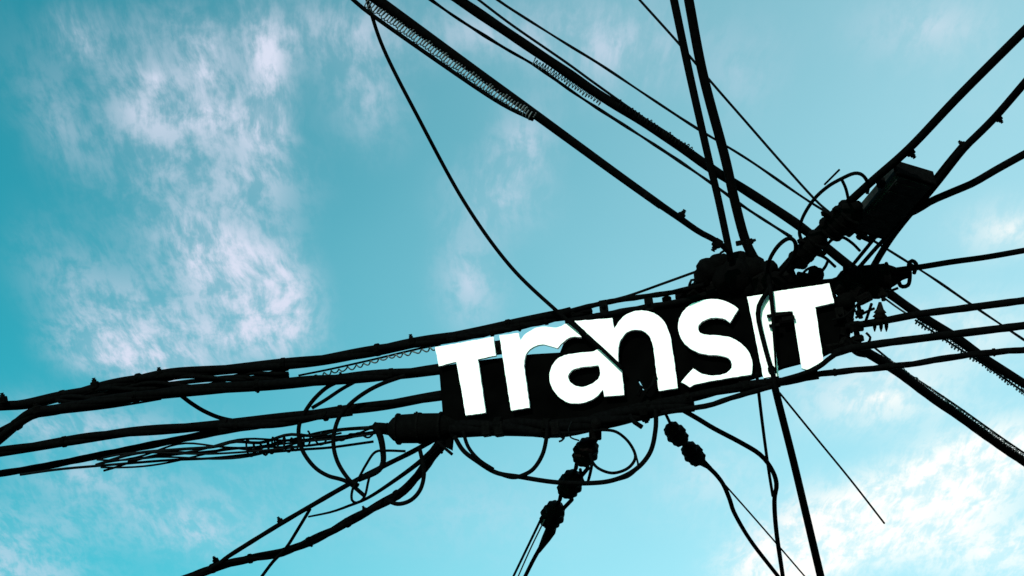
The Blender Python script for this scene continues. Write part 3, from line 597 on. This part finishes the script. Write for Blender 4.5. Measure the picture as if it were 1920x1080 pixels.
cable('looped_wire', 'short wire spoke inside the large loop', 'wire', [(1577, 334), (1586, 354), (1592, 380)], 6, 7.07)
cable('wire', 'tiny loose wire end above the large loop', 'wire', [(1546, 346), (1560, 332), (1574, 318)], 4, 7.1, mat=M_WIRE)
cable('looped_wire', 'narrow teardrop wire loop between the steep cables and the hub', 'wire', [(1438, 512), (1444, 485), (1460, 460), (1479, 447), (1491, 455), (1490, 476), (1475, 500), (1458, 518)], 8, 7.0)
cable('looped_wire', 'small wire arc under the ribbed splice case', 'wire', [(1548, 462), (1562, 448), (1580, 445), (1598, 456), (1612, 470)], 6, 7.05)
cable('looped_wire', 'short bent wire below the box corner', 'wire', [(1596, 420), (1606, 436), (1618, 446), (1632, 452)], 7, 7.04)
cable('looped_wire', 'hooked wire hanging at the end of the horizontal splice case', 'wire', [(1714, 512), (1718, 496), (1710, 489), (1704, 496), (1706, 515), (1703, 534), (1690, 537), (1684, 526)], 8, 6.96)
# post insulator on the upper right cable
p0 = path([(1650, 606)], X1.location.z)[0]; mp = m_per_px(p0); p1 = path([(1650, 566)], X1.location.z)[0]
p1 = p0 + (UP - UP.dot(FWD) * FWD).normalized() * 40 * mp
e = empty('post_insulator', p0, 'small pointed insulator standing on the upper right parallel cable', 'insulator')
link('shed', lathe(bmesh.new(), p0, p1, [(0, 9 * mp), (.1, 14 * mp), (.25, 10 * mp), (.3, 14 * mp), (.45, 9 * mp), (.5, 12 * mp), (.65, 7 * mp), (1, 2.5 * mp)], 14), M_INS, e)
for k in (-10, 2, 12):
    q = p0 + RT * k * mp; link('prong', lathe(bmesh.new(), q, q - UP * 16 * mp, [(0, 4 * mp), (.5, 3.5 * mp), (1, 1 * mp)], 6), M_FIT, e)
cable('wire', 'short upright rod beside the small pointed insulator', 'wire', [(1634, 570), (1628, 588), (1622, 606)], 6, X1.location.z)

# loose wire ends sticking out of the hub
for i, (lab, q, w, md) in enumerate((
    ('loose wire end curling up from the top of the cable hub', [(1345, 492), (1350, 476), (1362, 468)], 5, ('S', -.05)),
    ('loose bent wire end at the left side of the cable hub', [(1312, 530), (1298, 524), (1292, 536)], 5, ('S', -.03)),
    ('loose wire sprig above the left part of the last letter', [(1500, 520), (1512, 506), (1528, 500), (1536, 508)], 5, 7.0),
    ('loose wire sprig rising toward the ribbed splice case', [(1528, 524), (1546, 502), (1552, 490)], 6, 7.0),
    ('short wire bridging the splice case and the main diagonal', [(1520, 474), (1545, 482), (1566, 500)], 6, 7.03),
    ('short curl of wire at the lower right of the tangle', [(1600, 640), (1622, 646), (1632, 634), (1624, 624)], 5, ('S', -.05)),
    ('short wire end below the tangle right of the last letter', [(1590, 650), (1606, 664), (1624, 668)], 6, ('S', -.04)),
    ('wire stub pointing right out of the tangle', [(1604, 596), (1626, 584), (1640, 578)], 5, ('S', -.06)),
    ('thin wire slanting across the tangle beside the last letter', [(1560, 600), (1586, 592), (1612, 566), (1628, 556)], 4, ('S', .02)),
    ('thin wire slung along the underside of the horizontal splice case', [(1575, 552), (1610, 560), (1650, 552), (1684, 540)], 5, 6.93),
    ('tiny wire tail hanging under the heavy bottom bundle', [(1060, 812), (1056, 824), (1048, 828)], 4, ('S', .02)),
    ('tiny wire tail beside the shackle of the three insulators', [(1048, 806), (1050, 818), (1058, 822)], 4, ('S', .03)),
    ('loose wire tail at the foot of the rounded splice case', [(820, 828), (836, 842), (848, 852)], 6, ('S', .0)))):
    cable('wire', lab, 'wire', q, w, md, step=.018)
